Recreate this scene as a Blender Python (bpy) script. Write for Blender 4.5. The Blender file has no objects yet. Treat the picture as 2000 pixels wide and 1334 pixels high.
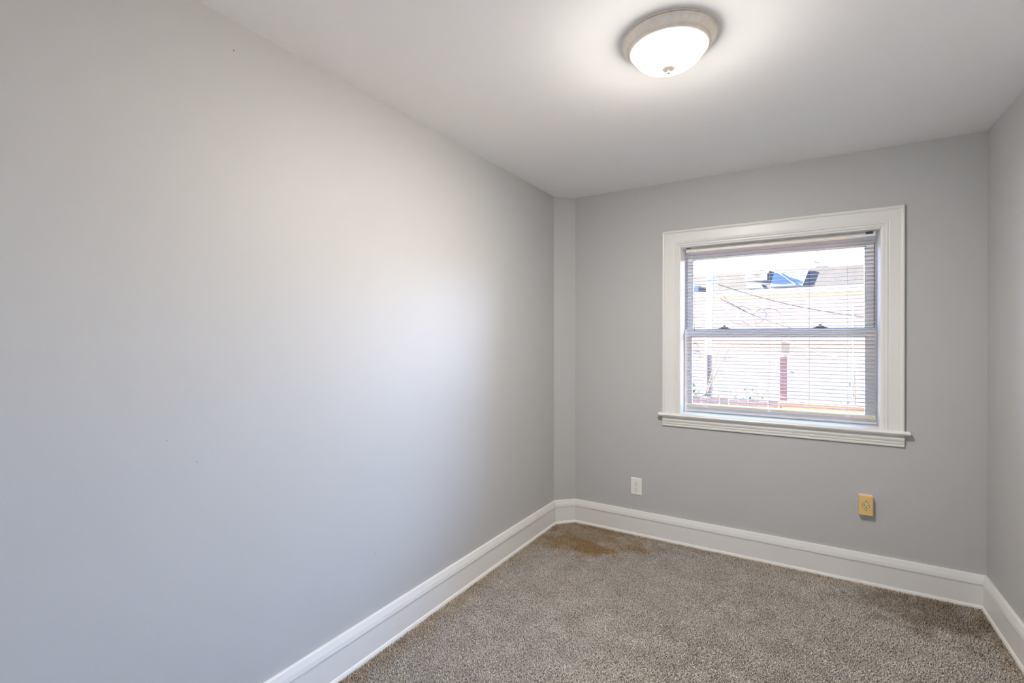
import bpy, bmesh, math, random
import numpy as np
from mathutils import Vector, Matrix

S = bpy.context.scene
COL = S.collection
R = math.radians
random.seed(7)
rng = np.random.default_rng(7)

# ------------------------------------------------------------------ camera
cd = bpy.data.cameras.new('camera')
cd.sensor_fit = 'HORIZONTAL'
cd.sensor_width = 36.0
cd.lens = 933.147 / 2000 * 36.0
cd.shift_y = -3.5 / 2000
cd.clip_start = 0.02
cd.clip_end = 300
cam = bpy.data.objects.new('camera', cd)
CAM_H = 1.3798
cam.location = (0, 0, CAM_H)
cam.rotation_euler = (R(90 - 0.131), 0, R(31.095))
COL.objects.link(cam)
S.camera = cam

# ------------------------------------------------------------------ light, exposure
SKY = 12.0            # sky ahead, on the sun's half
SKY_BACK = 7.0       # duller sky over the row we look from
SKY_FILL = 74.0         # unseen bright patch added to the sky to light the left wall
SUN = 420.0
LAMP = 405.0
LAMP_COL = (1.0, 0.95, 0.875, 1)

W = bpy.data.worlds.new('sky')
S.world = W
W.use_nodes = True
nt = W.node_tree
nt.nodes.clear()
tc = nt.nodes.new('ShaderNodeTexCoord')
sx = nt.nodes.new('ShaderNodeSeparateXYZ')
rp = nt.nodes.new('ShaderNodeValToRGB')
bg = nt.nodes.new('ShaderNodeBackground')
wo = nt.nodes.new('ShaderNodeOutputWorld')
nt.links.new(tc.outputs['Generated'], sx.inputs[0])
nt.links.new(sx.outputs['Z'], rp.inputs[0])
rp.color_ramp.elements[0].position = 0.0
rp.color_ramp.elements[0].color = (0.47, 0.65, 1.0, 1)
rp.color_ramp.elements[1].position = 0.55
rp.color_ramp.elements[1].color = (0.28, 0.50, 1.0, 1)
nt.links.new(rp.outputs[0], bg.inputs[0])
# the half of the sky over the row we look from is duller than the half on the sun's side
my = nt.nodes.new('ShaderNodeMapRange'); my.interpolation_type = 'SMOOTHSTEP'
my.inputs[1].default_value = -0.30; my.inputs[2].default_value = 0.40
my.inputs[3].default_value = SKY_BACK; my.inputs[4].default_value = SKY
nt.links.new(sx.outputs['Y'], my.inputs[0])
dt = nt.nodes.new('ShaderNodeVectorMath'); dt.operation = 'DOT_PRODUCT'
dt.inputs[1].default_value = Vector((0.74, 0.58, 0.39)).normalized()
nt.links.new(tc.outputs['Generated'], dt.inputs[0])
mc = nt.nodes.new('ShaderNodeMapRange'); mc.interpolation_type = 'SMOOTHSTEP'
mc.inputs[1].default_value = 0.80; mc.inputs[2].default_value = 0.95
mc.inputs[3].default_value = 0.0; mc.inputs[4].default_value = SKY_FILL
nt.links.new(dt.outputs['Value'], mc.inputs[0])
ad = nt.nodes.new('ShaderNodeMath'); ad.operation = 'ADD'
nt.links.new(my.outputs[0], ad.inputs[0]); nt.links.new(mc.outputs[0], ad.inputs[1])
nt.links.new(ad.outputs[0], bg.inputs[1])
nt.links.new(bg.outputs[0], wo.inputs[0])

sd = bpy.data.lights.new('sun', 'SUN')
sd.energy = SUN
sd.angle = R(0.6)
sd.color = (1.0, 0.87, 0.70)
sun = bpy.data.objects.new('sun', sd)
sun.rotation_euler = Vector((0.90, -0.07, -0.40)).to_track_quat('-Z', 'Y').to_euler()
sun.location = (-8, 8, 9)
COL.objects.link(sun)

S.view_settings.view_transform = 'Standard'
S.view_settings.look = 'None'
S.view_settings.exposure = 0.15
S.view_settings.gamma = 1.0
S.view_settings.use_curve_mapping = False
S.cycles.use_denoising = True
S.cycles.max_bounces = 10
S.cycles.diffuse_bounces = 7
S.cycles.transparent_max_bounces = 16
S.cycles.sample_clamp_indirect = 8.0
S.cycles.sample_clamp_direct = 14.0
S.cycles.caustics_reflective = False
S.cycles.caustics_refractive = False

# ------------------------------------------------------------------ materials
def mat(name, col, rough=0.6, metal=0.0, var=0.0, vscale=8.0, bump=0.0, bscale=200.0, spec=0.4):
    m = bpy.data.materials.new(name)
    m.use_nodes = True
    n = m.node_tree
    b = n.nodes['Principled BSDF']
    b.inputs['Base Color'].default_value = (*col, 1)
    b.inputs['Roughness'].default_value = rough
    b.inputs['Metallic'].default_value = metal
    b.inputs['Specular IOR Level'].default_value = spec
    t = n.nodes.new('ShaderNodeTexCoord')
    if var > 0:
        nz = n.nodes.new('ShaderNodeTexNoise')
        nz.inputs['Scale'].default_value = vscale
        nz.inputs['Detail'].default_value = 4
        n.links.new(t.outputs['Object'], nz.inputs['Vector'])
        r = n.nodes.new('ShaderNodeValToRGB')
        r.color_ramp.elements[0].position = 0.3
        r.color_ramp.elements[1].position = 0.7
        r.color_ramp.elements[0].color = (*[max(0, c * (1 - var)) for c in col], 1)
        r.color_ramp.elements[1].color = (*[min(1, c * (1 + var)) for c in col], 1)
        n.links.new(nz.outputs['Fac'], r.inputs[0])
        n.links.new(r.outputs[0], b.inputs['Base Color'])
    if bump > 0:
        nb = n.nodes.new('ShaderNodeTexNoise')
        nb.inputs['Scale'].default_value = bscale
        nb.inputs['Detail'].default_value = 3
        n.links.new(t.outputs['Object'], nb.inputs['Vector'])
        bp = n.nodes.new('ShaderNodeBump')
        bp.inputs['Strength'].default_value = bump
        bp.inputs['Distance'].default_value = 0.002
        n.links.new(nb.outputs['Fac'], bp.inputs['Height'])
        n.links.new(bp.outputs[0], b.inputs['Normal'])
    return m

def brick_mat(name, c1, c2, mortar, scale=1.0):
    m = bpy.data.materials.new(name)
    m.use_nodes = True
    n = m.node_tree
    b = n.nodes['Principled BSDF']
    b.inputs['Roughness'].default_value = 0.9
    t = n.nodes.new('ShaderNodeTexCoord')
    s = n.nodes.new('ShaderNodeSeparateXYZ')
    a = n.nodes.new('ShaderNodeMath'); a.operation = 'ADD'
    c = n.nodes.new('ShaderNodeCombineXYZ')
    n.links.new(t.outputs['Object'], s.inputs[0])
    n.links.new(s.outputs['X'], a.inputs[0]); n.links.new(s.outputs['Y'], a.inputs[1])
    n.links.new(a.outputs[0], c.inputs['X']); n.links.new(s.outputs['Z'], c.inputs['Y'])
    k = n.nodes.new('ShaderNodeTexBrick')
    k.inputs['Color1'].default_value = (*c1, 1)
    k.inputs['Color2'].default_value = (*c2, 1)
    k.inputs['Mortar'].default_value = (*mortar, 1)
    k.inputs['Scale'].default_value = scale
    k.inputs['Mortar Size'].default_value = 0.008
    k.inputs['Brick Width'].default_value = 0.21
    k.inputs['Row Height'].default_value = 0.075
    n.links.new(c.outputs[0], k.inputs['Vector'])
    n.links.new(k.outputs['Color'], b.inputs['Base Color'])
    return m

M = {}
M['wall'] = mat('grey_wall_paint', (0.485, 0.482, 0.474), 0.55, var=0.012, vscale=1.6, bump=0.10, bscale=260)
M['ceiling'] = mat('white_ceiling_paint', (0.90, 0.895, 0.885), 0.8, var=0.01, vscale=1.2, bump=0.06, bscale=180)
M['trim'] = mat('white_trim_paint', (0.745, 0.735, 0.715), 0.35, bump=0.03, bscale=60)
M['vinyl'] = mat('white_window_vinyl', (0.86, 0.855, 0.85), 0.35)
M['jamb'] = mat('jamb_liner_vinyl', (0.82, 0.82, 0.81), 0.45)
M['gap_shadow'] = mat('grey_gap_shadow', (0.22, 0.22, 0.26), 0.7)
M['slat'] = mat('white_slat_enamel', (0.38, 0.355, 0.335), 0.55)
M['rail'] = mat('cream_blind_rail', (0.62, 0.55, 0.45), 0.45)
M['headrail'] = mat('white_headrail_enamel', (0.83, 0.81, 0.76), 0.4)
M['cord'] = mat('white_cord', (0.72, 0.70, 0.68), 0.8)
M['clear'] = mat('pale_plastic', (0.74, 0.74, 0.76), 0.2)
M['wand'] = mat('smoky_plastic_wand', (0.30, 0.27, 0.25), 0.3)
M['bracket'] = mat('dark_steel_bracket', (0.08, 0.13, 0.16), 0.4, metal=0.4)
M['nickel'] = mat('brushed_nickel', (0.95, 0.87, 0.76), 0.36, metal=0.2, var=0.05, vscale=60)
M['nickel_dark'] = mat('dark_gap', (0.10, 0.08, 0.07), 0.6)
M['white_plastic'] = mat('white_outlet_plastic', (0.82, 0.81, 0.77), 0.3)
M['slot'] = mat('black_slot', (0.012, 0.011, 0.01), 0.7)
M['ivory'] = mat('ivory_outlet_plastic', (0.73, 0.50, 0.20), 0.35)
M['ivory_face'] = mat('pale_ivory_face', (0.66, 0.58, 0.33), 0.35)
M['box_white'] = mat('painted_box', (0.68, 0.60, 0.55), 0.5)
M['brass'] = mat('brass_screw', (0.42, 0.28, 0.10), 0.4, metal=0.8)
M['screw'] = mat('painted_screw', (0.60, 0.59, 0.56), 0.4, metal=0.2)
M['mark'] = mat('dull_mark', (0.10, 0.09, 0.085), 0.9)
M['scuff'] = mat('pale_scuff', (0.32, 0.31, 0.30), 0.9)
M['door'] = mat('white_door_paint', (0.75, 0.74, 0.72), 0.4)

# emitting frosted glass of the lamp
m = bpy.data.materials.new('lit_frosted_glass'); m.use_nodes = True
b = m.node_tree.nodes['Principled BSDF']
b.inputs['Base Color'].default_value = (0.9, 0.88, 0.84, 1)
b.inputs['Roughness'].default_value = 0.4
b.inputs['Emission Color'].default_value = LAMP_COL
# the bulbs sit low in the bowl: its bottom glows more than its flanks
n = m.node_tree
t = n.nodes.new('ShaderNodeTexCoord'); sp = n.nodes.new('ShaderNodeSeparateXYZ')
n.links.new(t.outputs['Normal'], sp.inputs[0])
mr = n.nodes.new('ShaderNodeMapRange'); mr.interpolation_type = 'SMOOTHSTEP'
mr.inputs[1].default_value = -0.55; mr.inputs[2].default_value = -1.0
mr.inputs[3].default_value = LAMP * 0.055; mr.inputs[4].default_value = LAMP
n.links.new(sp.outputs['Z'], mr.inputs[0]); n.links.new(mr.outputs[0], b.inputs['Emission Strength'])
M['lamp_glass'] = m

# window glass
m = bpy.data.materials.new('clear_window_glass'); m.use_nodes = True
n = m.node_tree; n.nodes.clear()
o = n.nodes.new('ShaderNodeOutputMaterial'); mx = n.nodes.new('ShaderNodeMixShader')
tr = n.nodes.new('ShaderNodeBsdfTransparent'); tr.inputs[0].default_value = (0.95, 0.965, 0.96, 1)
gl = n.nodes.new('ShaderNodeBsdfGlossy'); gl.inputs['Roughness'].default_value = 0.02
fr = n.nodes.new('ShaderNodeFresnel'); fr.inputs[0].default_value = 1.3
n.links.new(fr.outputs[0], mx.inputs[0]); n.links.new(tr.outputs[0], mx.inputs[1]); n.links.new(gl.outputs[0], mx.inputs[2])
n.links.new(mx.outputs[0], o.inputs[0])
M['glass'] = m

# carpet
XL0, XR0, YB, HC = -1.576, 0.818, 3.342, 2.44
SL, SR, CH = 0.0174, 0.0057, 0.119
YF = -0.45
xl = lambda y: XL0 + SL * (y - YB)
xr = lambda y: XR0 + SR * (y - YB)

def carpet_mat():
    m = bpy.data.materials.new('taupe_carpet_yarn'); m.use_nodes = True
    n = m.node_tree; L = n.links.new
    b = n.nodes['Principled BSDF']
    b.inputs['Roughness'].default_value = 0.95
    b.inputs['Specular IOR Level'].default_value = 0.1
    t = n.nodes.new('ShaderNodeTexCoord')
    def noise(scale, detail=3, off=(0, 0, 0)):
        mp = n.nodes.new('ShaderNodeMapping'); mp.inputs['Location'].default_value = off
        L(t.outputs['Object'], mp.inputs[0])
        z = n.nodes.new('ShaderNodeTexNoise'); z.inputs['Scale'].default_value = scale; z.inputs['Detail'].default_value = detail
        L(mp.outputs[0], z.inputs['Vector']); return z.outputs['Fac']
    def ramp(f, p0, c0, p1, c1):
        r = n.nodes.new('ShaderNodeValToRGB')
        r.color_ramp.elements[0].position = p0; r.color_ramp.elements[0].color = (*c0, 1)
        r.color_ramp.elements[1].position = p1; r.color_ramp.elements[1].color = (*c1, 1)
        L(f, r.inputs[0]); return r.outputs[0]
    def mix(f, a, c, mode='MIX'):
        x = n.nodes.new('ShaderNodeMix'); x.data_type = 'RGBA'; x.blend_type = mode
        if isinstance(f, float): x.inputs[0].default_value = f
        else: L(f, x.inputs[0])
        for k, v in ((6, a), (7, c)):
            if isinstance(v, tuple): x.inputs[k].default_value = (*v, 1)
            else: L(v, x.inputs[k])
        return x.outputs[2]
    def math_(op, a, c):
        x = n.nodes.new('ShaderNodeMath'); x.operation = op
        for k, v in ((0, a), (1, c)):
            if isinstance(v, (int, float)): x.inputs[k].default_value = v
            else: L(v, x.inputs[k])
        return x.outputs[0]
    fibre = ramp(noise(170, 2), 0.32, (0.17, 0.150, 0.134), 0.68, (0.80, 0.75, 0.70))
    wear = ramp(noise(8, 6), 0.34, (0.87, 0.855, 0.84), 0.66, (1.05, 1.045, 1.04))
    base = mix(1.0, fibre, wear, 'MULTIPLY')
    # brown stains near the back corner
    s = n.nodes.new('ShaderNodeSeparateXYZ'); L(t.outputs['Object'], s.inputs[0])
    wob = noise(9, 5, (3, 1, 0))
    def spot(cx, cy, rx, ry, inner):
        dx = math_('DIVIDE', math_('SUBTRACT', s.outputs['X'], cx), rx)
        dy = math_('DIVIDE', math_('SUBTRACT', s.outputs['Y'], cy), ry)
        d = math_('SQRT', math_('ADD', math_('MULTIPLY', dx, dx), math_('MULTIPLY', dy, dy)), 0)
        d = math_('ADD', d, math_('MULTIPLY', math_('SUBTRACT', wob, 0.5), 2.4))
        r = n.nodes.new('ShaderNodeMapRange'); r.inputs[1].default_value = 1.0; r.inputs[2].default_value = 0.35
        r.inputs[3].default_value = 0.0; r.inputs[4].default_value = inner
        L(d, r.inputs[0]); return r.outputs[0]
    stain = math_('MAXIMUM', spot(-1.20, 2.97, 0.26, 0.20, 0.95), spot(-1.38, 2.98, 0.20, 0.24, 0.8))
    stain = math_('MAXIMUM', stain, spot(-0.92, 3.12, 0.16, 0.07, 0.7))
    stain = math_('MAXIMUM', stain, spot(-1.25, 3.15, 0.52, 0.26, 0.6))
    base = mix(stain, base, mix(1.0, base, (0.74, 0.54, 0.29), 'MULTIPLY'))
    # yellowed dirt along the skirting
    dl = math_('SUBTRACT', s.outputs['X'], XL0 + 0.02)
    dr = math_('SUBTRACT', XR0 - 0.02, s.outputs['X'])
    db = math_('SUBTRACT', YB - 0.02, s.outputs['Y'])
    dm = math_('MINIMUM', math_('MINIMUM', dl, dr), db)
    dm = math_('ADD', dm, math_('MULTIPLY', math_('SUBTRACT', noise(14, 4, (7, 2, 0)), 0.5), 0.16))
    e = n.nodes.new('ShaderNodeMapRange'); e.inputs[1].default_value = 0.10; e.inputs[2].default_value = 0.0
    e.inputs[3].default_value = 0.0; e.inputs[4].default_value = 0.6
    L(dm, e.inputs[0])
    base = mix(e.outputs[0], base, mix(1.0, base, (0.80, 0.66, 0.46), 'MULTIPLY'))
    # trodden darker patch in the right back corner
    dk = spot(0.60, 3.15, 0.42, 0.30, 0.95)
    base = mix(dk, base, mix(1.0, base, (0.60, 0.54, 0.48), 'MULTIPLY'))
    L(base, b.inputs['Base Color'])
    return m
M['carpet'] = carpet_mat()

# exterior
M['brick'] = brick_mat('red_brick', (0.27, 0.168, 0.132), (0.24, 0.148, 0.116), (0.265, 0.205, 0.175))
M['brick_orange'] = brick_mat('orange_brick', (0.50, 0.27, 0.13), (0.44, 0.23, 0.11), (0.48, 0.36, 0.26))
M['slate'] = mat('grey_roof_shingle', (0.021, 0.0195, 0.0205), 0.9, var=0.15, vscale=3)
M['white_out'] = mat('white_exterior_paint', (0.30, 0.29, 0.28), 0.6)
M['beige_out'] = mat('beige_stucco', (0.14, 0.115, 0.095), 0.8)
M['blue_panel'] = mat('blue_roof_panel', (0.050, 0.078, 0.16), 0.8)
M['win_dark'] = mat('dark_window_glass', (0.03, 0.034, 0.04), 0.3)
M['pole_wood'] = mat('weathered_pole_wood', (0.055, 0.042, 0.038), 0.9, var=0.2, vscale=6)
M['pole_sunlit'] = mat('sunlit_pole_paint', (0.55, 0.52, 0.48), 0.8)
M['red_post'] = mat('red_painted_post', (0.10, 0.05, 0.045), 0.8)
M['wire'] = mat('dark_cable', (0.016, 0.014, 0.015), 0.9)
M['leaf'] = mat('green_leaf', (0.045, 0.058, 0.028), 0.8, var=0.4, vscale=9)
M['stem'] = mat('brown_stem', (0.035, 0.025, 0.019), 0.9)
M['ground'] = mat('grey_yard_concrete', (0.25, 0.235, 0.215), 0.95, var=0.15, vscale=1.5)
M['fence'] = mat('grey_fence_wood', (0.045, 0.044, 0.052), 0.9, var=0.2, vscale=5)
M['metal_grey'] = mat('grey_painted_metal', (0.14, 0.15, 0.18), 0.5)

# ------------------------------------------------------------------ helpers
def obj(name, bm, m, parent=None, smooth=False):
    bmesh.ops.recalc_face_normals(bm, faces=bm.faces)
    me = bpy.data.meshes.new(name)
    bm.to_mesh(me); bm.free()
    me.materials.append(m)
    if smooth:
        me.polygons.foreach_set('use_smooth', [True] * len(me.polygons))
        me.set_sharp_from_angle(angle=R(38))
    ob = bpy.data.objects.new(name, me)
    COL.objects.link(ob)
    if parent:
        ob.parent = parent
        ob.matrix_parent_inverse = Matrix.Translation(-wloc(parent))
    return ob

def wloc(o):
    v = Vector(o.location)
    return v

def tag(o, label, cat, group=None):
    o['label'] = label; o['category'] = cat
    if group: o['group'] = group
    return o

def thing(name, label, cat, loc=(0, 0, 0), group=None):
    o = bpy.data.objects.new(name, None)
    o.empty_display_size = 0.05
    o.location = loc
    COL.objects.link(o)
    return tag(o, label, cat, group)

def struct(o, label=None, cat=None):
    o['kind'] = 'structure'
    if label: o['label'] = label
    if cat: o['category'] = cat
    return o

def box(bm, x0, x1, y0, y1, z0, z1, bevel=0.0):
    v = [bm.verts.new((x, y, z)) for x in (x0, x1) for y in (y0, y1) for z in (z0, z1)]
    F = [(0, 1, 3, 2), (4, 6, 7, 5), (0, 4, 5, 1), (2, 3, 7, 6), (0, 2, 6, 4), (1, 5, 7, 3)]
    fs = [bm.faces.new([v[i] for i in f]) for f in F]
    if bevel > 0:
        es = list({e for f in fs for e in f.edges})
        bmesh.ops.bevel(bm, geom=es, offset=bevel, segments=2, affect='EDGES', profile=0.5)
    return bm

def boxes(*a, bevel=0.0):
    bm = bmesh.new()
    for q in a: box(bm, *q, bevel=bevel)
    return bm

def loft(rings, closed=True, caps=True):
    bm = bmesh.new()
    vs = [[bm.verts.new(p) for p in r] for r in rings]
    k = len(rings[0])
    for a, c in zip(vs[:-1], vs[1:]):
        for i in range(k if closed else k - 1):
            j = (i + 1) % k
            bm.faces.new((a[i], a[j], c[j], c[i]))
    if caps and closed:
        bm.faces.new(vs[0]); bm.faces.new(list(reversed(vs[-1])))
    return bm

def prism(poly, z0, z1):
    return loft([[(x, y, z0) for x, y in poly], [(x, y, z1) for x, y in poly]])

def lathe(prof, center, segs=96):
    bm = bmesh.new()
    cx, cy, cz = center
    rows = []
    for r, z in prof:
        if r < 1e-6: rows.append([bm.verts.new((cx, cy, cz + z))])
        else: rows.append([bm.verts.new((cx + r * math.cos(2 * math.pi * i / segs), cy + r * math.sin(2 * math.pi * i / segs), cz + z)) for i in range(segs)])
    for a, c in zip(rows[:-1], rows[1:]):
        for i in range(segs):
            j = (i + 1) % segs
            if len(a) == 1 and len(c) == 1: continue
            if len(a) == 1: bm.faces.new((a[0], c[j], c[i]))
            elif len(c) == 1: bm.faces.new((a[i], a[j], c[0]))
            else: bm.faces.new((a[i], a[j], c[j], c[i]))
    return bm

def tube(bm, pts, r, n=8, r1=None):
    pts = [Vector(p) for p in pts]
    rings = []
    for k, p in enumerate(pts):
        d = (pts[min(k + 1, len(pts) - 1)] - pts[max(k - 1, 0)]).normalized()
        up = Vector((0, 0, 1)) if abs(d.z) < 0.9 else Vector((1, 0, 0))
        a = d.cross(up).normalized(); c = d.cross(a)
        rr = r if r1 is None else r + (r1 - r) * k / (len(pts) - 1)
        rings.append([bm.verts.new(p + rr * (math.cos(2 * math.pi * i / n) * a + math.sin(2 * math.pi * i / n) * c)) for i in range(n)])
    for a, c in zip(rings[:-1], rings[1:]):
        for i in range(n):
            bm.faces.new((a[i], a[(i + 1) % n], c[(i + 1) % n], c[i]))
    bm.faces.new(rings[0]); bm.faces.new(list(reversed(rings[-1])))
    return bm

def disc(bm, c, r, axis_y0, axis_y1, n=28, sx=1.0):
    """short cylinder with its axis along Y"""
    a = [bm.verts.new((c[0] + sx * r * math.cos(2 * math.pi * i / n), axis_y0, c[1] + r * math.sin(2 * math.pi * i / n))) for i in range(n)]
    d = [bm.verts.new((c[0] + sx * r * math.cos(2 * math.pi * i / n), axis_y1, c[1] + r * math.sin(2 * math.pi * i / n))) for i in range(n)]
    for i in range(n):
        bm.faces.new((a[i], a[(i + 1) % n], d[(i + 1) % n], d[i]))
    bm.faces.new(a); bm.faces.new(list(reversed(d)))
    return bm

# ------------------------------------------------------------------ room shell
ZF = -0.008      # subfloor / backing under the pile
WX0, WX1 = -0.692, 0.386     # window opening
WZ0, WZ1 = 0.852, 1.996
WALL_T = 0.212
struct(obj('floor', boxes((-2.0, 1.2, YF - 0.25, YB + WALL_T, -0.25, ZF)), M['carpet']), 'taupe carpeted floor of the small empty bedroom', 'floor')
struct(obj('ceiling', boxes((-2.0, 1.2, YF - 0.25, YB + WALL_T, HC, HC + 0.25)), M['ceiling']), 'flat white painted ceiling above the bedroom', 'ceiling')
wl = struct(obj('wall_left', prism([(xl(YF), YF), (xl(YB), YB), (xl(YB) - 0.25, YB), (xl(YF) - 0.25, YF)], ZF, HC), M['wall']),
            'long grey painted wall filling the left half', 'wall')
V0, V1, VZ0, VZ1 = -0.32, 0.28, 0.70, 1.82      # opening added in the right wall to light the left wall
def rwall(y0, y1, z0, z1):
    return ([(xr(y0), y0), (xr(y1), y1), (xr(y1) + 0.25, y1), (xr(y0) + 0.25, y0)], z0, z1)
bm = bmesh.new()
for poly, z0, z1 in (rwall(YF, V0, ZF, HC), rwall(V1, YB, ZF, HC), rwall(V0, V1, ZF, VZ0), rwall(V0, V1, VZ1, HC)):
    lo_ = [bm.verts.new((x, y, z0)) for x, y in poly]; hi_ = [bm.verts.new((x, y, z1)) for x, y in poly]
    bm.faces.new(lo_); bm.faces.new(list(reversed(hi_)))
    for k in range(4): bm.faces.new((lo_[k], lo_[(k + 1) % 4], hi_[(k + 1) % 4], hi_[k]))
struct(obj('wall_right', bm, M['wall']), 'grey painted wall at the right edge', 'wall')
bm = boxes((-2.0, WX0, YB, YB + WALL_T, ZF, HC), (WX1, 1.2, YB, YB + WALL_T, ZF, HC),
           (WX0, WX1, YB, YB + WALL_T, ZF, WZ0), (WX0, WX1, YB, YB + WALL_T, WZ1, HC))
struct(obj('wall_back', bm, M['wall']), 'grey painted wall around the window', 'wall')
struct(obj('wall_front', boxes((-2.0, 1.2, YF - 0.2, YF, ZF, HC)), M['wall']), 'grey painted wall behind the viewpoint', 'wall')
struct(obj('wall_corner', prism([(xl(YB - CH), YB - CH), (XL0 + CH, YB), (XL0, YB)], ZF, HC), M['wall']),
       'narrow grey angled strip of wall boxing in the back left corner', 'wall')

# nail holes and scuffs on the long wall
for (y, z, r, k) in ((0.887, 2.340, 0.0022, 'mark'), (0.690, 1.074, 0.0022, 'scuff'), (0.772, 0.993, 0.0026, 'scuff'), (1.496, 0.429, 0.0026, 'scuff')):
    bm = bmesh.new()
    x = xl(y)
    v0 = [bm.verts.new((x - 0.001, y + r * math.cos(i * math.pi / 6), z + r * 0.8 * math.sin(i * math.pi / 6))) for i in range(12)]
    v1 = [bm.verts.new((x + 0.0006, y + r * math.cos(i * math.pi / 6), z + r * 0.8 * math.sin(i * math.pi / 6))) for i in range(12)]
    for i in range(12): bm.faces.new((v0[i], v0[(i + 1) % 12], v1[(i + 1) % 12], v1[i]))
    bm.faces.new(v0); bm.faces.new(list(reversed(v1)))
    obj('nail_hole', bm, M[k], wl)

# baseboards: profile (distance from wall, height), mitred at every corner
HB = 0.1686
BP = [(0.0, ZF), (0.0265, ZF), (0.0262, 0.004), (0.0225, 0.013), (0.0178, 0.016), (0.0175, 0.119), (0.0205, 0.1205),
      (0.0210, 0.1265), (0.0190, 0.1420), (0.0150, 0.1560), (0.0120, 0.1665), (0.0095, HB), (0.0, HB)]
path = [(xr(YF), YF), (XR0, YB), (XL0 + CH, YB), (xl(YB - CH), YB - CH), (xl(YF), YF)]
def offs(i, d):
    """path vertex i moved d into the room, mitred"""
    p = Vector(path[i])
    nn = []
    for a, c in ((i - 1, i), (i, i + 1)):
        if 0 <= a and c < len(path):
            e = (Vector(path[c]) - Vector(path[a])).normalized()
            nn.append(Vector((-e.y, e.x)))
    if len(nn) == 1: return p + nn[0] * d
    h = (nn[0] + nn[1]).normalized()
    return p + h * (d / h.dot(nn[0]))
for i, (nm, lb) in enumerate((('baseboard_right', 'white moulded baseboard along the right wall'), ('baseboard_back', 'white moulded baseboard under the window wall'),
                              ('baseboard_corner', 'short white piece of baseboard across the angled corner'), ('baseboard_left', 'long white moulded baseboard along the left wall'))):
    rings = [[(*offs(k, d), z) for d, z in BP] for k in (i, i + 1)]
    struct(obj(nm, loft(rings), M['trim']), lb, 'baseboard')

# door in the wall behind the viewpoint
DX = -1.02
bm = boxes((DX - 0.47, DX - 0.38, YF, YF + 0.02, 0, 2.12), (DX + 0.38, DX + 0.47, YF, YF + 0.02, 0, 2.12), (DX - 0.38, DX + 0.38, YF, YF + 0.02, 2.03, 2.12))
dr = struct(obj('door_1', boxes((DX - 0.38, DX + 0.38, YF, YF + 0.012, 0.005, 2.03)), M['door']), 'white closed bedroom door behind the viewpoint', 'door')
obj('door_frame', bm, M['trim'], dr)
obj('door_panel', boxes(*[(DX + a, DX + a + 0.26, YF + 0.012, YF + 0.018, z0, z1) for a in (-0.30, 0.04) for z0, z1 in ((0.25, 0.95), (1.1, 1.9))]), M['door'], dr)
bm = bmesh.new(); disc(bm, (DX + 0.32, 1.0), 0.026, YF + 0.012, YF + 0.06)
obj('door_knob', bm, M['nickel'], dr)

VX = XR0 + 0.10  # added window, lets fill light onto the near end of the left wall
w2 = obj('fill_window', boxes((VX, VX + 0.04, V0, V0 + 0.04, VZ0, VZ1), (VX, VX + 0.04, V1 - 0.04, V1, VZ0, VZ1), (VX, VX + 0.04, V0, V1, VZ0, VZ0 + 0.05),
                            (VX, VX + 0.04, V0, V1, VZ1 - 0.05, VZ1), (VX, VX + 0.04, V0, V1, 1.31, 1.35)), M['trim'])
struct(w2, 'unseen white sash window added beside the viewpoint for fill light', 'window')
obj('glass_pane', boxes((VX + 0.020, VX + 0.0205, V0 + 0.04, V1 - 0.04, VZ0 + 0.05, VZ1 - 0.05)), M['glass'], w2)

# ------------------------------------------------------------------ window
win = bpy.data.objects.new('window_1', None); COL.objects.link(win)
win.location = (-0.16, YB, WZ0)
struct(win, 'white double-hung window in the back wall with moulded casing', 'window')
# casing, three sides, mitred; profile (distance inwards from outer edge, thickness off the wall)
CO_L, CO_R, CO_T, CO_B = -0.8075, 0.4865, 2.1070, 0.8740
CP = [(0, 0), (0, 0.021), (0.003, 0.0255), (0.009, 0.027), (0.015, 0.0255), (0.0175, 0.0205), (0.022, 0.0185), (0.026, 0.0195), (0.030, 0.0195),
      (0.076, 0.0195), (0.080, 0.0185), (0.084, 0.0205), (0.089, 0.0215), (0.094, 0.0195), (0.0965, 0.0150), (0.101, 0.0165), (0.107, 0.0165), (0.111, 0.012), (0.1155, 0.0105), (0.1155, 0)]
rings = []
for k in range(4):
    ring = []
    for u, t in CP:
        x = CO_L + u if k < 2 else CO_R - u * (CO_R - WX1) / 0.1155
        z = CO_B if k in (0, 3) else CO_T - u * (CO_T - WZ1) / 0.1155
        ring.append((x, YB - t, z))
    rings.append(ring)
obj('casing', loft(rings), M['trim'], win)
# jamb lining round the opening
JY0, JY1 = YB - 0.010, YB + WALL_T
bm = boxes((WX0 - 0.001, WX0 + 0.0035, JY0, JY1, 0.876, WZ1), (WX1 - 0.0035, WX1 + 0.001, JY0, JY1, 0.876, WZ1), (WX0, WX1, JY0, JY1, WZ1 - 0.0035, WZ1 + 0.001))
obj('jamb', bm, M['jamb'], win)
# stool with rounded nose and horns
SZ0, SZ1 = 0.852, 0.876
nose = [(0.0, SZ0), (-0.030, SZ0), (-0.0385, SZ0 + 0.004), (-0.043, SZ0 + 0.012), (-0.0385, SZ0 + 0.020), (-0.031, SZ1), (0.0, SZ1)]
bm = loft([[(x, YB + dy, z) for dy, z in nose] for x in (-0.8315, -0.8285, 0.5085, 0.5115)])
# soften horn ends
for v in bm.verts:
    if v.co.x < -0.831 or v.co.x > 0.511:
        v.co.z = 0.864 + (v.co.z - 0.864) * 0.6; v.co.y = YB + (v.co.y - YB) * 0.9
box(bm, WX0 + 0.0005, WX1 - 0.0005, YB, YB + 0.20, SZ0, SZ1)
obj('stool', bm, M['trim'], win)
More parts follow.
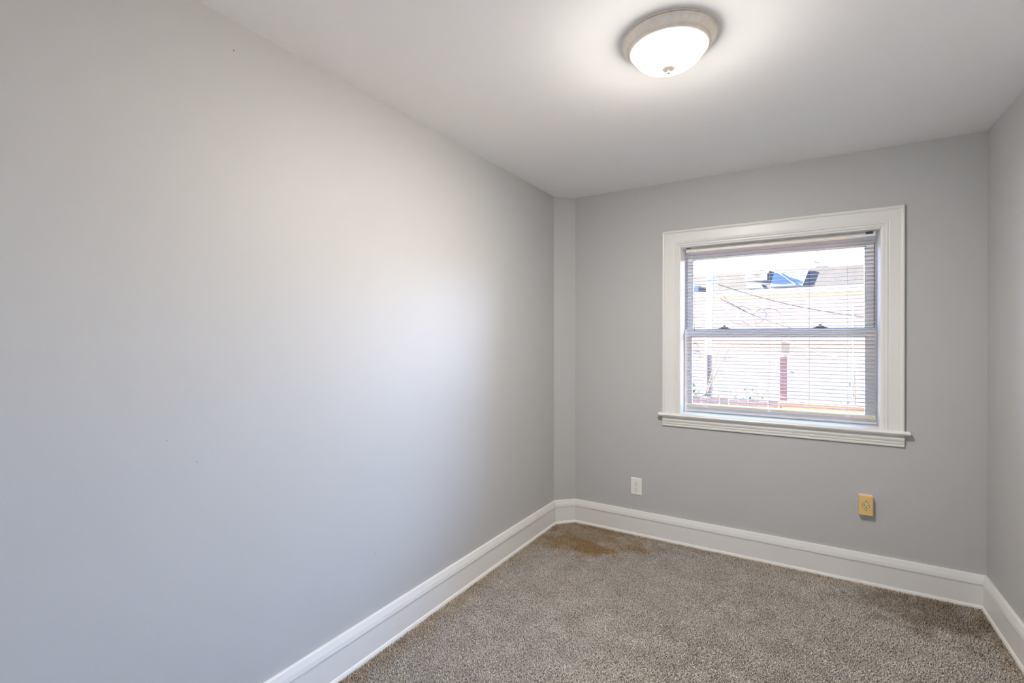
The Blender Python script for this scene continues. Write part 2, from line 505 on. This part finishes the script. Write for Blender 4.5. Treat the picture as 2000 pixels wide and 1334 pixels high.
# apron moulding under the stool
AP = [(0, 0.787), (0.010, 0.787), (0.0125, 0.789), (0.0130, 0.797), (0.0105, 0.8005), (0.0150, 0.8035), (0.0165, 0.812), (0.0135, 0.8155), (0.0180, 0.8185),
      (0.0215, 0.828), (0.0215, 0.834), (0.0170, 0.838), (0.0165, 0.852), (0, 0.852)]
obj('apron', loft([[(x, YB - t, z) for t, z in AP] for x in (-0.8055, 0.4865)]), M['trim'], win)
# sashes
LY0, LY1 = YB + 0.140, YB + 0.172     # lower sash (room side)
UY0, UY1 = YB + 0.174, YB + 0.206     # upper sash
ST_L, ST_R = WX0 + 0.0035, WX1 - 0.0035
def sash(name, y0, y1, z0, z1, gx0, gx1, gz0, gz1):
    gl_lip = 0.006
    bm = bmesh.new()
    for q in ((ST_L, gx0, z0, z1), (gx1, ST_R, z0, z1), (gx0, gx1, z0, gz0), (gx0, gx1, gz1, z1)):
        box(bm, q[0], q[1], y0, y1, q[2], q[3], bevel=0.0015)
    # glazing bead
    for q in ((gx0 - .001, gx0 + gl_lip, gz0, gz1), (gx1 - gl_lip, gx1 + .001, gz0, gz1), (gx0, gx1, gz0 - .001, gz0 + gl_lip), (gx0, gx1, gz1 - gl_lip, gz1 + .001)):
        box(bm, q[0], q[1], y0 + 0.008, y1 - 0.004, q[2], q[3])
    s = obj(name, bm, M['vinyl'], win)
    g = obj('glass_pane', boxes((gx0 + 0.001, gx1 - 0.001, y0 + 0.016, y0 + 0.0165, gz0 + 0.001, gz1 - 0.001)), M['glass'], s)
    return s
up = sash('upper_sash', UY0, UY1, 1.398, WZ1 - 0.0035, -0.648, 0.334, 1.442, 1.931)
lo = sash('lower_sash', LY0, LY1, 0.8765, 1.4445, -0.650, 0.334, 0.925, 1.396)
# grey strips painting the shadow gap either side of the upper sash
for x in (ST_L + 0.004, ST_R - 0.011):
    obj('sash_gap_shadow', boxes((x, x + 0.005, UY0 - 0.004, UY0 + 0.002, 1.4455, WZ1 - 0.05)), M['gap_shadow'], up)
for x in (-0.437, 0.106):
    bm = boxes((x - 0.036, x + 0.036, LY0 + 0.004, LY1 - 0.002, 1.4445, 1.4505), (x - 0.022, x + 0.022, LY0 + 0.006, LY1 - 0.006, 1.4505, 1.458), bevel=0.0015)
    disc(bm, (x, 1.461), 0.009, LY0 + 0.008, LY1 - 0.010, n=16)
    obj('sash_lock', bm, M['metal_grey'], lo)

# ------------------------------------------------------------------ blind
BY = YB + 0.062                         # blind centre plane
BX0, BX1 = -0.664, 0.366
bl = thing('window_blind', 'white horizontal mini blind with open slats and cream bottom rail hanging inside the window', 'blind', (-0.15, BY, 1.99))
# headrail: folded channel
hp = [(-0.0125, 1.990), (-0.0125, 1.9655), (-0.0105, 1.9640), (0.0105, 1.9640), (0.0125, 1.9655), (0.0125, 1.990), (0.0105, 1.990), (0.0105, 1.9665), (-0.0105, 1.9665), (-0.0105, 1.990)]
hr = obj('headrail', loft([[(x, BY + d, z) for d, z in hp] for x in (BX0, BX1)]), M['headrail'], bl)
for x in (BX1 - 0.045,):
    obj('mounting_bracket', boxes((x, x + 0.034, BY - 0.0135, BY + 0.0135, 1.9775, 1.9915), bevel=0.001), M['bracket'], hr)
obj('mounting_bracket', boxes((BX0 - 0.002, BX0 + 0.030, BY - 0.0135, BY + 0.0135, 1.9875, 1.9915)), M['bracket'], hr)
# slats
PITCH, NS = 0.02215, 45
Z_TOP = 1.942
bm = bmesh.new()
tilt = R(6.0)
for k in range(NS):
    zc = Z_TOP - k * PITCH
    if zc < 0.949: break
    pr = []
    nseg = 6
    for side in (1, -1):
        for i in range(nseg + 1):
            q = i if side == 1 else nseg - i
            a = (q / nseg - 0.5) * 2
            y = a * 0.0125
            z = 0.0022 * (1 - a * a) + side * 0.0006
            pr.append((y * math.cos(tilt) - z * math.sin(tilt), y * math.sin(tilt) + z * math.cos(tilt)))
    rr = []
    for x in (BX0 + 0.002, BX1 - 0.002):
        rr.append([bm.verts.new((x, BY + y, zc + z)) for y, z in pr])
    kk = len(pr)
    for i in range(kk):
        bm.faces.new((rr[0][i], rr[0][(i + 1) % kk], rr[1][(i + 1) % kk], rr[1][i]))
    bm.faces.new(rr[0]); bm.faces.new(list(reversed(rr[1])))
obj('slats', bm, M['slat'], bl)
# bottom rail
bp = [(-0.0125, 0.921), (-0.0125, 0.934), (-0.009, 0.938), (0.009, 0.938), (0.0125, 0.934), (0.0125, 0.921), (0.010, 0.918), (-0.010, 0.918)]
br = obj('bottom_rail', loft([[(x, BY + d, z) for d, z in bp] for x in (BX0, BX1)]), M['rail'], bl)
CX = (-0.535, -0.166, 0.237)
for x in CX:
    bm = bmesh.new(); disc(bm, (x, 0.9285), 0.008, BY - 0.0150, BY - 0.0120, n=18, sx=1.5)
    obj('cord_button', bm, M['clear'], br)
for x in CX:
    bm = bmesh.new()
    for dy in (-0.0128, 0.0128):
        tube(bm, [(x, BY + dy, 1.966), (x, BY + dy, 0.936)], 0.0006, 6)
    obj('ladder_cord', bm, M['cord'], bl)
for x in (BX0, BX1 - 0.0025):
    obj('rail_end_cap', boxes((x - 0.001, x + 0.003, BY - 0.0135, BY + 0.0135, 0.917, 0.939)), M['white_plastic'], br)
# tilt wand
bm = bmesh.new()
WXX = -0.6115
tube(bm, [(WXX, BY - 0.019, 1.960), (WXX + 0.0005, BY - 0.021, 1.8), (WXX + 0.0010, BY - 0.021, 1.6), (WXX + 0.0015, BY - 0.020, 1.452)], 0.0021, 6)
obj('tilt_wand', bm, M['wand'], bl)
bm = bmesh.new(); tube(bm, [(WXX, BY - 0.012, 1.968), (WXX, BY - 0.019, 1.960)], 0.0016, 6)
obj('wand_hook', bm, M['cord'], bl)
bm = bmesh.new(); tube(bm, [(WXX + 0.0015, BY - 0.020, 1.452), (WXX + 0.0015, BY - 0.020, 1.432)], 0.0034, 8)
obj('wand_tip', bm, M['wand'], bl)

# ------------------------------------------------------------------ ceiling lamp
LC = (-0.400, 1.736, HC)
lamp = thing('ceiling_light', 'round flush-mount ceiling light with brushed nickel rim and lit frosted bowl', 'ceiling light', LC)
pan = [(0.0, -0.0005), (0.150, -0.0005), (0.1590, 0.0), (0.1615, -0.0025), (0.1615, -0.0050), (0.1590, -0.0060), (0.1500, -0.0064), (0.1500, -0.0088), (0.1600, -0.0092), (0.1598, -0.0120), (0.1565, -0.0140),
       (0.1535, -0.0165), (0.1505, -0.0220), (0.1470, -0.0285), (0.1430, -0.0325), (0.1405, -0.0335), (0.1395, -0.0325), (0.1380, -0.0345), (0.1370, -0.0385), (0.1335, -0.0420), (0.1290, -0.0438), (0.1250, -0.0430), (0.1225, -0.0395), (0.1225, -0.0300)]
obj('rim', lathe(pan, LC), M['nickel'], lamp, smooth=True)
dome = [(0.1220, -0.036), (0.1215, -0.0415)]
for i in range(1, 15):
    a = i / 14 * math.pi / 2
    dome.append((0.1212 * math.cos(a) ** 0.92 if i < 14 else 0.0, -0.0425 - 0.062 * math.sin(a)))
bowl = obj('glass_bowl', lathe(dome, LC), M['lamp_glass'], lamp, smooth=True)
fin = [(0.0, -0.1035), (0.0215, -0.1045), (0.0222, -0.1060), (0.0190, -0.1085), (0.0110, -0.1105), (0.0060, -0.1120), (0.0046, -0.1140), (0.0064, -0.1165), (0.0070, -0.1190), (0.0062, -0.1215), (0.0036, -0.1232), (0.0, -0.1238)]
obj('finial', lathe(fin, LC, 32), M['nickel'], lamp, smooth=True)

# ------------------------------------------------------------------ outlets
# white decorator duplex outlet
ox, oz, yw = -0.9895, 0.337, YB
ol = thing('wall_outlet', 'white rectangular duplex outlet low on the wall left of the window', 'outlet', (ox, yw, oz))
pl = [(0.0385, 0.0), (0.0385, 0.0025), (0.0355, 0.0055), (0.034, 0.0060)]
bm = bmesh.new()
rings = [[(ox + sx_ * w, yw - t, oz + sz_ * (w + 0.0215)) for sx_, sz_ in ((-1, -1), (1, -1), (1, 1), (-1, 1))] for w, t in pl]
bm = loft(rings)
obj('plate', bm, M['white_plastic'], ol)
rc = obj('receptacle', boxes((ox - 0.0168, ox + 0.0168, yw - 0.0074, yw - 0.0050, oz - 0.0335, oz + 0.0335), bevel=0.0008), M['white_plastic'], ol)
obj('receptacle_gap', boxes((ox - 0.0180, ox + 0.0180, yw - 0.00615, yw - 0.0050, oz - 0.0347, oz + 0.0347)), M['screw'], ol)
for dz in (0.0175, -0.0175):
    for dx, w_, h_ in ((-0.0068, 0.0028, 0.0095), (0.0068, 0.0026, 0.0080)):
        obj('slot', boxes((ox + dx - w_ / 2, ox + dx + w_ / 2, yw - 0.0078, yw - 0.0070, oz + dz - 0.007 - h_ / 2, oz + dz - 0.007 + h_ / 2)), M['slot'], rc)
    bm = bmesh.new(); disc(bm, (ox, oz + dz + 0.006), 0.0030, yw - 0.0078, yw - 0.0070, n=14)
    obj('ground_hole', bm, M['slot'], rc)
for dz in (0.0475, -0.0475):
    bm = bmesh.new(); disc(bm, (ox, oz + dz), 0.0030, yw - 0.0068, yw - 0.0050, n=14)
    obj('plate_screw', bm, M['screw'], ol)

# ivory single outlet on a surface box
ix, iz = 0.3165, 0.4455
pf = YB - 0.034
iv = thing('appliance_outlet', 'yellowed ivory single round outlet on a raised box below the window', 'outlet', (ix, YB, iz))
obj('box', boxes((ix - 0.0335, ix + 0.0315, YB - 0.030, YB, iz - 0.0565, iz + 0.0565), bevel=0.001), M['box_white'], iv)
rings = [[(ix + s_[0] * w, YB - t, iz + s_[1] * (w + 0.0225)) for s_ in ((-1, -1), (1, -1), (1, 1), (-1, 1))] for w, t in ((0.0335, 0.027), (0.0335, 0.0300), (0.0310, 0.0335), (0.0295, 0.0340))]
obj('plate', loft(rings), M['ivory'], iv)
bm = bmesh.new(); disc(bm, (ix, iz + 0.0), 0.0172, pf - 0.0002, pf + 0.003)
obj('face_gap', bm, M['slot'], iv)
bm = bmesh.new(); disc(bm, (ix, iz + 0.0), 0.0158, pf - 0.0020, pf + 0.003)
fc = obj('receptacle', bm, M['ivory_face'], iv)
y0, y1 = pf - 0.0025, pf - 0.0015
obj('slot', boxes((ix - 0.0115, ix - 0.0045, y0, y1, iz + 0.0018, iz + 0.0042), (ix - 0.0068, ix - 0.0042, y0, y1, iz - 0.0005, iz + 0.0058)), M['slot'], fc)
obj('slot', boxes((ix + 0.0040, ix + 0.0108, y0, y1, iz + 0.0014, iz + 0.0038)), M['slot'], fc)
bm = bmesh.new(); disc(bm, (ix, iz - 0.0078), 0.0029, y0, y1, n=14)
obj('ground_hole', bm, M['slot'], fc)
for dz in (0.0265, -0.0265):
    bm = bmesh.new(); disc(bm, (ix, iz + dz), 0.0029, pf - 0.0012, pf + 0.002, n=16)
    obj('plate_screw', bm, M['brass'], iv)

# ------------------------------------------------------------------ carpet pile
def carpet():
    sp = 0.0058
    gx = np.arange(xl(YF) + 0.027, XR0 - 0.024, sp); gy = np.arange(YF + 0.6, YB - 0.024, sp)
    X, Y = np.meshgrid(gx, gy); X = X.ravel(); Y = Y.ravel()
    X = X + rng.uniform(-.5, .5, X.size) * sp; Y = Y + rng.uniform(-.5, .5, Y.size) * sp
    ok = (X > XL0 + SL * (Y - YB) + 0.0262) & (X < XR0 + SR * (Y - YB) - 0.0262) & (Y < YB - 0.0262)
    ok &= (X - XL0) - (Y - (YB - CH)) > 0.040          # in front of the angled corner
    ok &= X * X + Y * Y > 0.9 ** 2
    X = X[ok]; Y = Y[ok]; n = X.size
    # pile direction swirls slowly, with local randomness
    ang = 1.3 * np.sin(X * 3.1 + 1.2 * np.sin(Y * 2.3)) + 1.1 * np.cos(Y * 3.7 + X) + rng.normal(0, 1.1, n)
    lean = np.abs(rng.normal(0.0040, 0.0022, n))
    h = rng.uniform(0.0085, 0.0135, n)
    r0 = rng.uniform(0.0017, 0.0024, n); r1 = rng.uniform(0.0019, 0.0029, n)
    tw = rng.uniform(0, 2 * np.pi, n)
    V = np.zeros((n, 7, 3), np.float32)
    for k in range(3):
        a = tw + k * 2 * np.pi / 3
        V[:, k, 0] = X + r0 * np.cos(a); V[:, k, 1] = Y + r0 * np.sin(a); V[:, k, 2] = ZF - 0.001
        a = a + 0.9
        V[:, 3 + k, 0] = X + lean * 0.6 * np.cos(ang) + r1 * np.cos(a); V[:, 3 + k, 1] = Y + lean * 0.6 * np.sin(ang) + r1 * np.sin(a); V[:, 3 + k, 2] = ZF + h * 0.72
    V[:, 6, 0] = X + lean * np.cos(ang); V[:, 6, 1] = Y + lean * np.sin(ang); V[:, 6, 2] = ZF + h
    base = (np.arange(n) * 7)[:, None]
    quads = np.array([[0, 1, 4, 3], [1, 2, 5, 4], [2, 0, 3, 5]]); tris = np.array([[3, 4, 6], [4, 5, 6], [5, 3, 6]])
    per = np.concatenate([quads.ravel(), tris.ravel()])
    loops = (base + per[None, :]).ravel().astype(np.int32)
    tot = np.tile(np.array([4, 4, 4, 3, 3, 3], np.int32), n)
    start = np.concatenate([[0], np.cumsum(tot)[:-1]]).astype(np.int32)
    me = bpy.data.meshes.new('carpet_pile')
    me.vertices.add(n * 7); me.vertices.foreach_set('co', V.ravel())
    me.loops.add(loops.size); me.loops.foreach_set('vertex_index', loops)
    me.polygons.add(tot.size); me.polygons.foreach_set('loop_start', start)
    me.update(calc_edges=True)
    me.materials.append(M['carpet'])
    o = bpy.data.objects.new('carpet_pile', me); COL.objects.link(o)
    o['kind'] = 'stuff'
    tag(o, 'taupe cut pile carpet with brown stains in the far corner', 'carpet')
carpet()

# ------------------------------------------------------------------ outside
GZ = -3.1
struct(obj('ground', boxes((-40, 40, YB + WALL_T + 0.3, 60, GZ - 0.3, GZ), (1.6, 40, -20, YB + WALL_T + 0.3, GZ - 0.3, GZ)), M['ground']), 'grey concrete yard far below the window', 'ground')
FY = 22.0
def at(u):      # X on the far house front for a fraction measured at 15 m
    return u * FY / 15
def zz(z):
    return CAM_H + (z - CAM_H) * FY / 15
ROOF_T, EAVE, CORN = zz(3.29), zz(2.735), zz(2.58)

def row_house(x0, x1, label, extras=None, wallmat='brick'):
    t = thing('row_house', label, 'house', ((x0 + x1) / 2, FY, GZ), 'row houses across the alley')
    obj('brick_wall', boxes((x0, x1, FY, FY + 7, GZ, CORN)), M[wallmat], t)
    obj('cornice', boxes((x0, x1, FY - 0.22, FY + 0.3, CORN, EAVE - 0.06), (x0, x1, FY - 0.30, FY + 0.3, EAVE - 0.06, EAVE)), M['white_out'], t)
    rings = [[(x, FY - 0.1, EAVE), (x, FY + 0.3, ROOF_T), (x, FY + 7, ROOF_T), (x, FY + 7, EAVE)] for x in (x0, x1)]
    obj('roof', loft(rings), M['slate'], t)
    w = x1 - x0
    for fx in (0.28, 0.72):
        for z0 in (-3.05, ):
            xc = x0 + fx * w
            f = obj('window', boxes((xc - 0.5, xc + 0.5, FY - 0.06, FY + 0.02, z0, z0 + 1.5)), M['white_out'], t)
            obj('pane', boxes((xc - 0.42, xc + 0.42, FY - 0.07, FY + 0.0, z0 + 0.08, z0 + 0.72), (xc - 0.42, xc + 0.42, FY - 0.07, FY + 0.0, z0 + 0.78, z0 + 1.42)), M['win_dark'], f)
    if extras: extras(t)
    return t

def ex_mid(t):
    # pale chimney block, blue roof panel, small blue panel
    a, c = at(-1.341), at(-0.79)
    obj('chimney', boxes((a, c, FY + 0.1, FY + 0.9, zz(2.9), zz(3.30)), (a - 0.05, c + 0.05, FY + 0.06, FY + 0.94, zz(3.22), zz(3.27))), M['white_out'], t)
    obj('chimney_cap', boxes((a + 0.35, c - 0.25, FY + 0.05, FY + 0.7, zz(3.08), zz(3.17)), (a + 0.42, c - 0.32, FY + 0.05, FY + 0.7, zz(3.17), zz(3.22))), M['beige_out'], t)
    def onroof(x, f, lift=0.05):
        return (x, FY - 0.1 + f * 0.4 - lift, EAVE + f * (ROOF_T - EAVE) + lift)
    q = [(at(-0.72), 0.12), (at(0.02), 0.12), (at(0.17), 0.88), (at(-0.62), 0.88)]
    p_ = obj('roof_panel', loft([[onroof(x, f, 0.003) for x, f in q], [onroof(x, f, 0.02) for x, f in q]]), M['blue_panel'], t)
    bm = bmesh.new(); tube(bm, [onroof(at(-0.52), 0.82, 0.03), onroof(at(-0.12), 0.16, 0.03)], 0.018, 6)
    obj('panel_rail', bm, M['white_out'], p_)
    bm = bmesh.new(); tube(bm, [onroof(at(0.195), 0.90, 0.02), onroof(at(0.045), 0.10, 0.02)], 0.018, 6)
    obj('roof_flashing', bm, M['beige_out'], t)
    q = [(at(-1.30), 0.10), (at(-0.86), 0.03), (at(-0.95), 0.30), (at(-1.32), 0.34)]
    obj('roof_panel', loft([[onroof(x, f, 0.003) for x, f in q], [onroof(x, f, 0.02) for x, f in q]]), M['blue_panel'], t)

def ex_right(t):
    a = at(0.36)
    obj('chimney', boxes((a, a + 0.42, FY + 0.35, FY + 0.8, zz(3.12), zz(3.33))), M['white_out'], t)
    bm = bmesh.new(); tube(bm, [(a + 0.1, FY + 0.5, zz(3.33)), (a + 0.1, FY + 0.5, zz(3.42)), (a - 0.05, FY + 0.5, zz(3.47))], 0.05, 8)
    obj('vent_pipe', bm, M['beige_out'], t)
    obj('skylight', boxes((a - 0.55, a - 0.25, FY + 0.4, FY + 0.8, zz(3.17), zz(3.24))), M['blue_panel'], t)

row_house(-14.2, -9.35, 'brick row house with grey roof at the far left of the row')
row_house(-9.35, -4.6, 'brick row house with grey roof behind the left window casing')
def ex_left(t):
    obj('meter_box', boxes((-4.00, -3.84, FY - 0.10, FY, 0.98, 1.16)), M['metal_grey'], t)
    obj('meter_box', boxes((-3.96, -3.74, FY - 0.12, FY, 0.48, 0.80)), M['metal_grey'], t)
    obj('roof_window', boxes((-4.02, -3.78, FY - 0.06, FY + 0.2, EAVE + 0.10, EAVE + 0.30)), M['blue_panel'], t)
row_house(-4.6, -2.2, 'narrow brick row house with grey roof behind the pale utility pole', ex_left)
row_house(-2.2, 0.30, 'brick row house with white chimney and blue roof panel', ex_mid)
row_house(0.31, 5.2, 'brick row house with small white chimney and bent vent pipe', ex_right)
row_house(5.2, 10.0, 'brick row house with grey roof at the far right of the row')

# unseen brick wing added off to the right to bounce warm sun indoors
nb = thing('bounce_wing', 'unseen orange brick wing added on the right to bounce warm sunlight indoors', 'house', (3.0, 6.5, GZ))
WY0, WY1 = YB + WALL_T + 0.35, 9.6
obj('brick_wall', boxes((1.75, 4.6, WY0, WY1, GZ, 0.80)), M['brick_orange'], nb)
obj('eaves', boxes((1.66, 4.7, WY0, WY1 + 0.1, 0.80, 0.86)), M['white_out'], nb)
obj('roof', loft([[(1.70, y, 0.86), (2.05, y, 2.05), (4.3, y, 2.05), (4.66, y, 0.86)] for y in (WY0, WY1)]), M['slate'], nb)  # dark roof shaped to keep low sky off the left wall

# poles and wires
up_ = thing('utility_pole', 'pale topped tapering utility pole seen behind the left of the blind', 'pole', (-2.30, 15, GZ))
bm = bmesh.new(); tube(bm, [(-2.31, 15, GZ), (-2.31, 15, 0.9)], 0.125, 16, 0.11); obj('pole_shaft', bm, M['pole_wood'], up_, True)
bm = bmesh.new(); tube(bm, [(-2.31, 15, 0.9), (-2.27, 15, 3.31)], 0.105, 16, 0.085); obj('pole_sunlit_top', bm, M['pole_sunlit'], up_, True)  # pale colour stands in for sunlight on the upper pole
bm = bmesh.new(); tube(bm, [(-2.20, 15, 0.9), (-2.14, 15, 3.75)], 0.014, 8); obj('conduit', bm, M['metal_grey'], up_)
obj('bracket', boxes((-2.36, -2.02, 14.86, 14.95, 3.02, 3.10)), M['metal_grey'], up_)
rp_ = thing('garden_post', 'dark red post topped by a pale box standing in the yard', 'post', (-0.36, 15, GZ))
obj('post_shaft', boxes((-0.47, -0.30, 14.9, 15.1, GZ, 0.88)), M['red_post'], rp_)
obj('pale_box', boxes((-0.44, -0.24, 14.88, 15.12, 0.98, 1.30), bevel=0.01), M['beige_out'], rp_)
obj('post_neck', boxes((-0.39, -0.29, 14.95, 15.05, 0.88, 0.98)), M['white_out'], rp_)

def wire(a, c, sag, label, r=0.011):
    a, c = Vector(a), Vector(c)
    pts = [a.lerp(c, i / 24) - Vector((0, 0, sag * 4 * (i / 24) * (1 - i / 24))) for i in range(25)]
    bm = bmesh.new(); tube(bm, pts, r, 6)
    tag(obj('overhead_wire', bm, M['wire']), label, 'wire', 'overhead wires in the alley')
P0 = (-1.99, 14.98, 2.55)
wire(P0, (2.6, 14.2, 1.62), 0.55, 'upper sagging cable running right from the pale pole')
wire((-1.99, 14.9, 2.4), (1.2, 9.5, 0.95), 0.30, 'cable dropping steeply from the pale pole toward the meeting rail')
wire((-2.03, 14.93, 2.95), (3.0, 16.5, 1.85), 0.25, 'almost level cable below the white cornice')
wire((-5.5, 15.4, 1.6), (-2.43, 15, 2.40), 0.15, 'cable rising from the left edge to the pale pole')
wire((-1.0, 13, 0.25), (2.9, 12, -0.75), 0.12, 'low cable slanting down across the lower right pane', 0.012)
wire((-0.22, 14.8, 0.5), (2.9, 13, -0.35), 0.10, 'cable leaving the red post toward the lower right')
tk = thing('garden_stake', 'thin dark upright pole near the right edge of the window view', 'pole', (1.21, 15.6, GZ))
bm = bmesh.new(); tube(bm, [(1.215, 15.6, GZ), (1.205, 15.6, 2.22)], 0.016, 8); obj('stake_shaft', bm, M['metal_grey'], tk)
bm = bmesh.new(); tube(bm, [(1.205, 15.6, 2.22), (1.205, 15.6, 2.26)], 0.024, 8); obj('stake_cap', bm, M['metal_grey'], tk)
# loose tangle of cable at the pole
bm = bmesh.new()
pts = [(-2.015, 15.1, 2.75), (-1.80, 15.2, 2.45)]
for i in range(90):
    a = i / 89 * 2 * math.pi * 2.6
    pts.append((-1.58 + 0.42 * math.cos(a) + 0.010 * i, 15.25 + 0.05 * math.sin(a * 0.7), 2.05 + 0.26 * math.sin(a) - 0.001 * i))
tube(bm, pts, 0.009, 6)
tag(obj('cable_coil', bm, M['wire']), 'loose coil of cable hanging beside the pale pole', 'cable')

# plants below
def arching_plant(cx, cy, z0, n, hgt, spread, label, seed, leaves=70):
    rr = random.Random(seed)
    t = thing('climbing_shrub', label, 'shrub', (cx, cy, z0), 'shrubs in the yard')
    lf = bmesh.new()
    for k in range(n):
        sx_ = spread * (0.25 + 0.75 * rr.random()) * (1 if k % 3 else -0.4)
        hh = hgt * (0.6 + 0.4 * rr.random()); bx = cx + rr.uniform(-.25, .25); by = cy + rr.uniform(-.3, .3)
        pts = [(bx + sx_ * (i / 12) ** 1.7, by + 0.15 * math.sin(i * .6 + k), z0 + hh * (i / 12) ** 0.85) for i in range(13)]
        bm = bmesh.new(); tube(bm, pts, 0.024, 6, 0.012); obj('stem', bm, M['stem'], t)
        for j in range(leaves // n):
            i = rr.randint(2, 12); p = Vector(pts[i]) + Vector((rr.gauss(0, .09), rr.gauss(0, .09), rr.gauss(0, .09)))
            d = Vector((rr.gauss(0, 1), rr.gauss(0, 1), rr.gauss(0, 1))).normalized(); e = d.orthogonal().normalized()
            s_ = rr.uniform(.045, .085)
            lf.faces.new([lf.verts.new(p + q) for q in (d * s_, e * s_ * .45, -d * s_, -e * s_ * .45)])
    obj('leaves', lf, M['leaf'], t)
arching_plant(-2.35, 11.9, GZ, 7, 4.6, 1.3, 'tall arching shrub with thin stems in the middle of the yard', 3, 120)
arching_plant(-1.2, 13.4, GZ, 6, 3.3, 0.6, 'short leafy shrub in front of the dark red post', 5, 220)
arching_plant(1.35, 14.0, GZ, 5, 4.8, 0.35, 'thin upright shrub near the right of the window', 9, 60)
def bush(cx, cy, z0, rx, rz, n, label, seed):
    rr = random.Random(seed)
    t = thing('leafy_bush', label, 'bush', (cx, cy, z0), 'bushes in the yard')
    lf = bmesh.new()
    for j in range(n):
        d = Vector((rr.gauss(0, 1), rr.gauss(0, 1), rr.gauss(0, 1))).normalized() * rr.uniform(.75, 1)
        p = Vector((cx + d.x * rx, cy + d.y * rx * .7, z0 + rz + d.z * rz))
        d = Vector((rr.gauss(0, 1), rr.gauss(0, 1), rr.gauss(0, 1))).normalized(); e = d.orthogonal().normalized()
        s_ = rr.uniform(.05, .10)
        lf.faces.new([lf.verts.new(p + q) for q in (d * s_, e * s_ * .5, -d * s_, -e * s_ * .5)])
    obj('leaves', lf, M['leaf'], t)
    bm = bmesh.new(); tube(bm, [(cx, cy, z0), (cx, cy, z0 + rz)], 0.05, 8, 0.02); obj('trunk', bm, M['stem'], t)
bush(-2.15, 10.2, GZ, 0.66, 1.88, 1300, 'rounded green bush at the lower left of the view', 11)
bush(-0.90, 9.7, GZ, 0.55, 1.74, 900, 'low green bush behind the fence near the middle', 12)
# yard fence and low brick wall
fn = thing('yard_fence', 'grey board fence running across the bottom of the view', 'fence', (-1.6, 9.0, GZ))
bm = bmesh.new()
for i in range(26):
    x = -4.2 + i * 0.15
    box(bm, x, x + 0.135, 9.0, 9.025, GZ, 0.33 + 0.01 * (i % 3))
obj('boards', bm, M['fence'], fn)
for x in (-4.1, -2.3, -0.4): obj('fence_post', boxes((x, x + 0.09, 9.03, 9.12, GZ, 0.36)), M['fence'], fn)
obj('rail', boxes((-4.2, -0.3, 9.025, 9.07, 0.0, 0.08)), M['fence'], fn)
gw = thing('garden_wall', 'low red brick garden wall at the lower right of the view', 'wall', (0.9, 10.5, GZ))
obj('brick_wall', boxes((-0.3, 3.4, 10.5, 10.72, GZ, 0.08)), M['brick'], gw)
obj('coping', boxes((-0.34, 3.44, 10.46, 10.76, 0.08, 0.16)), M['red_post'], gw)
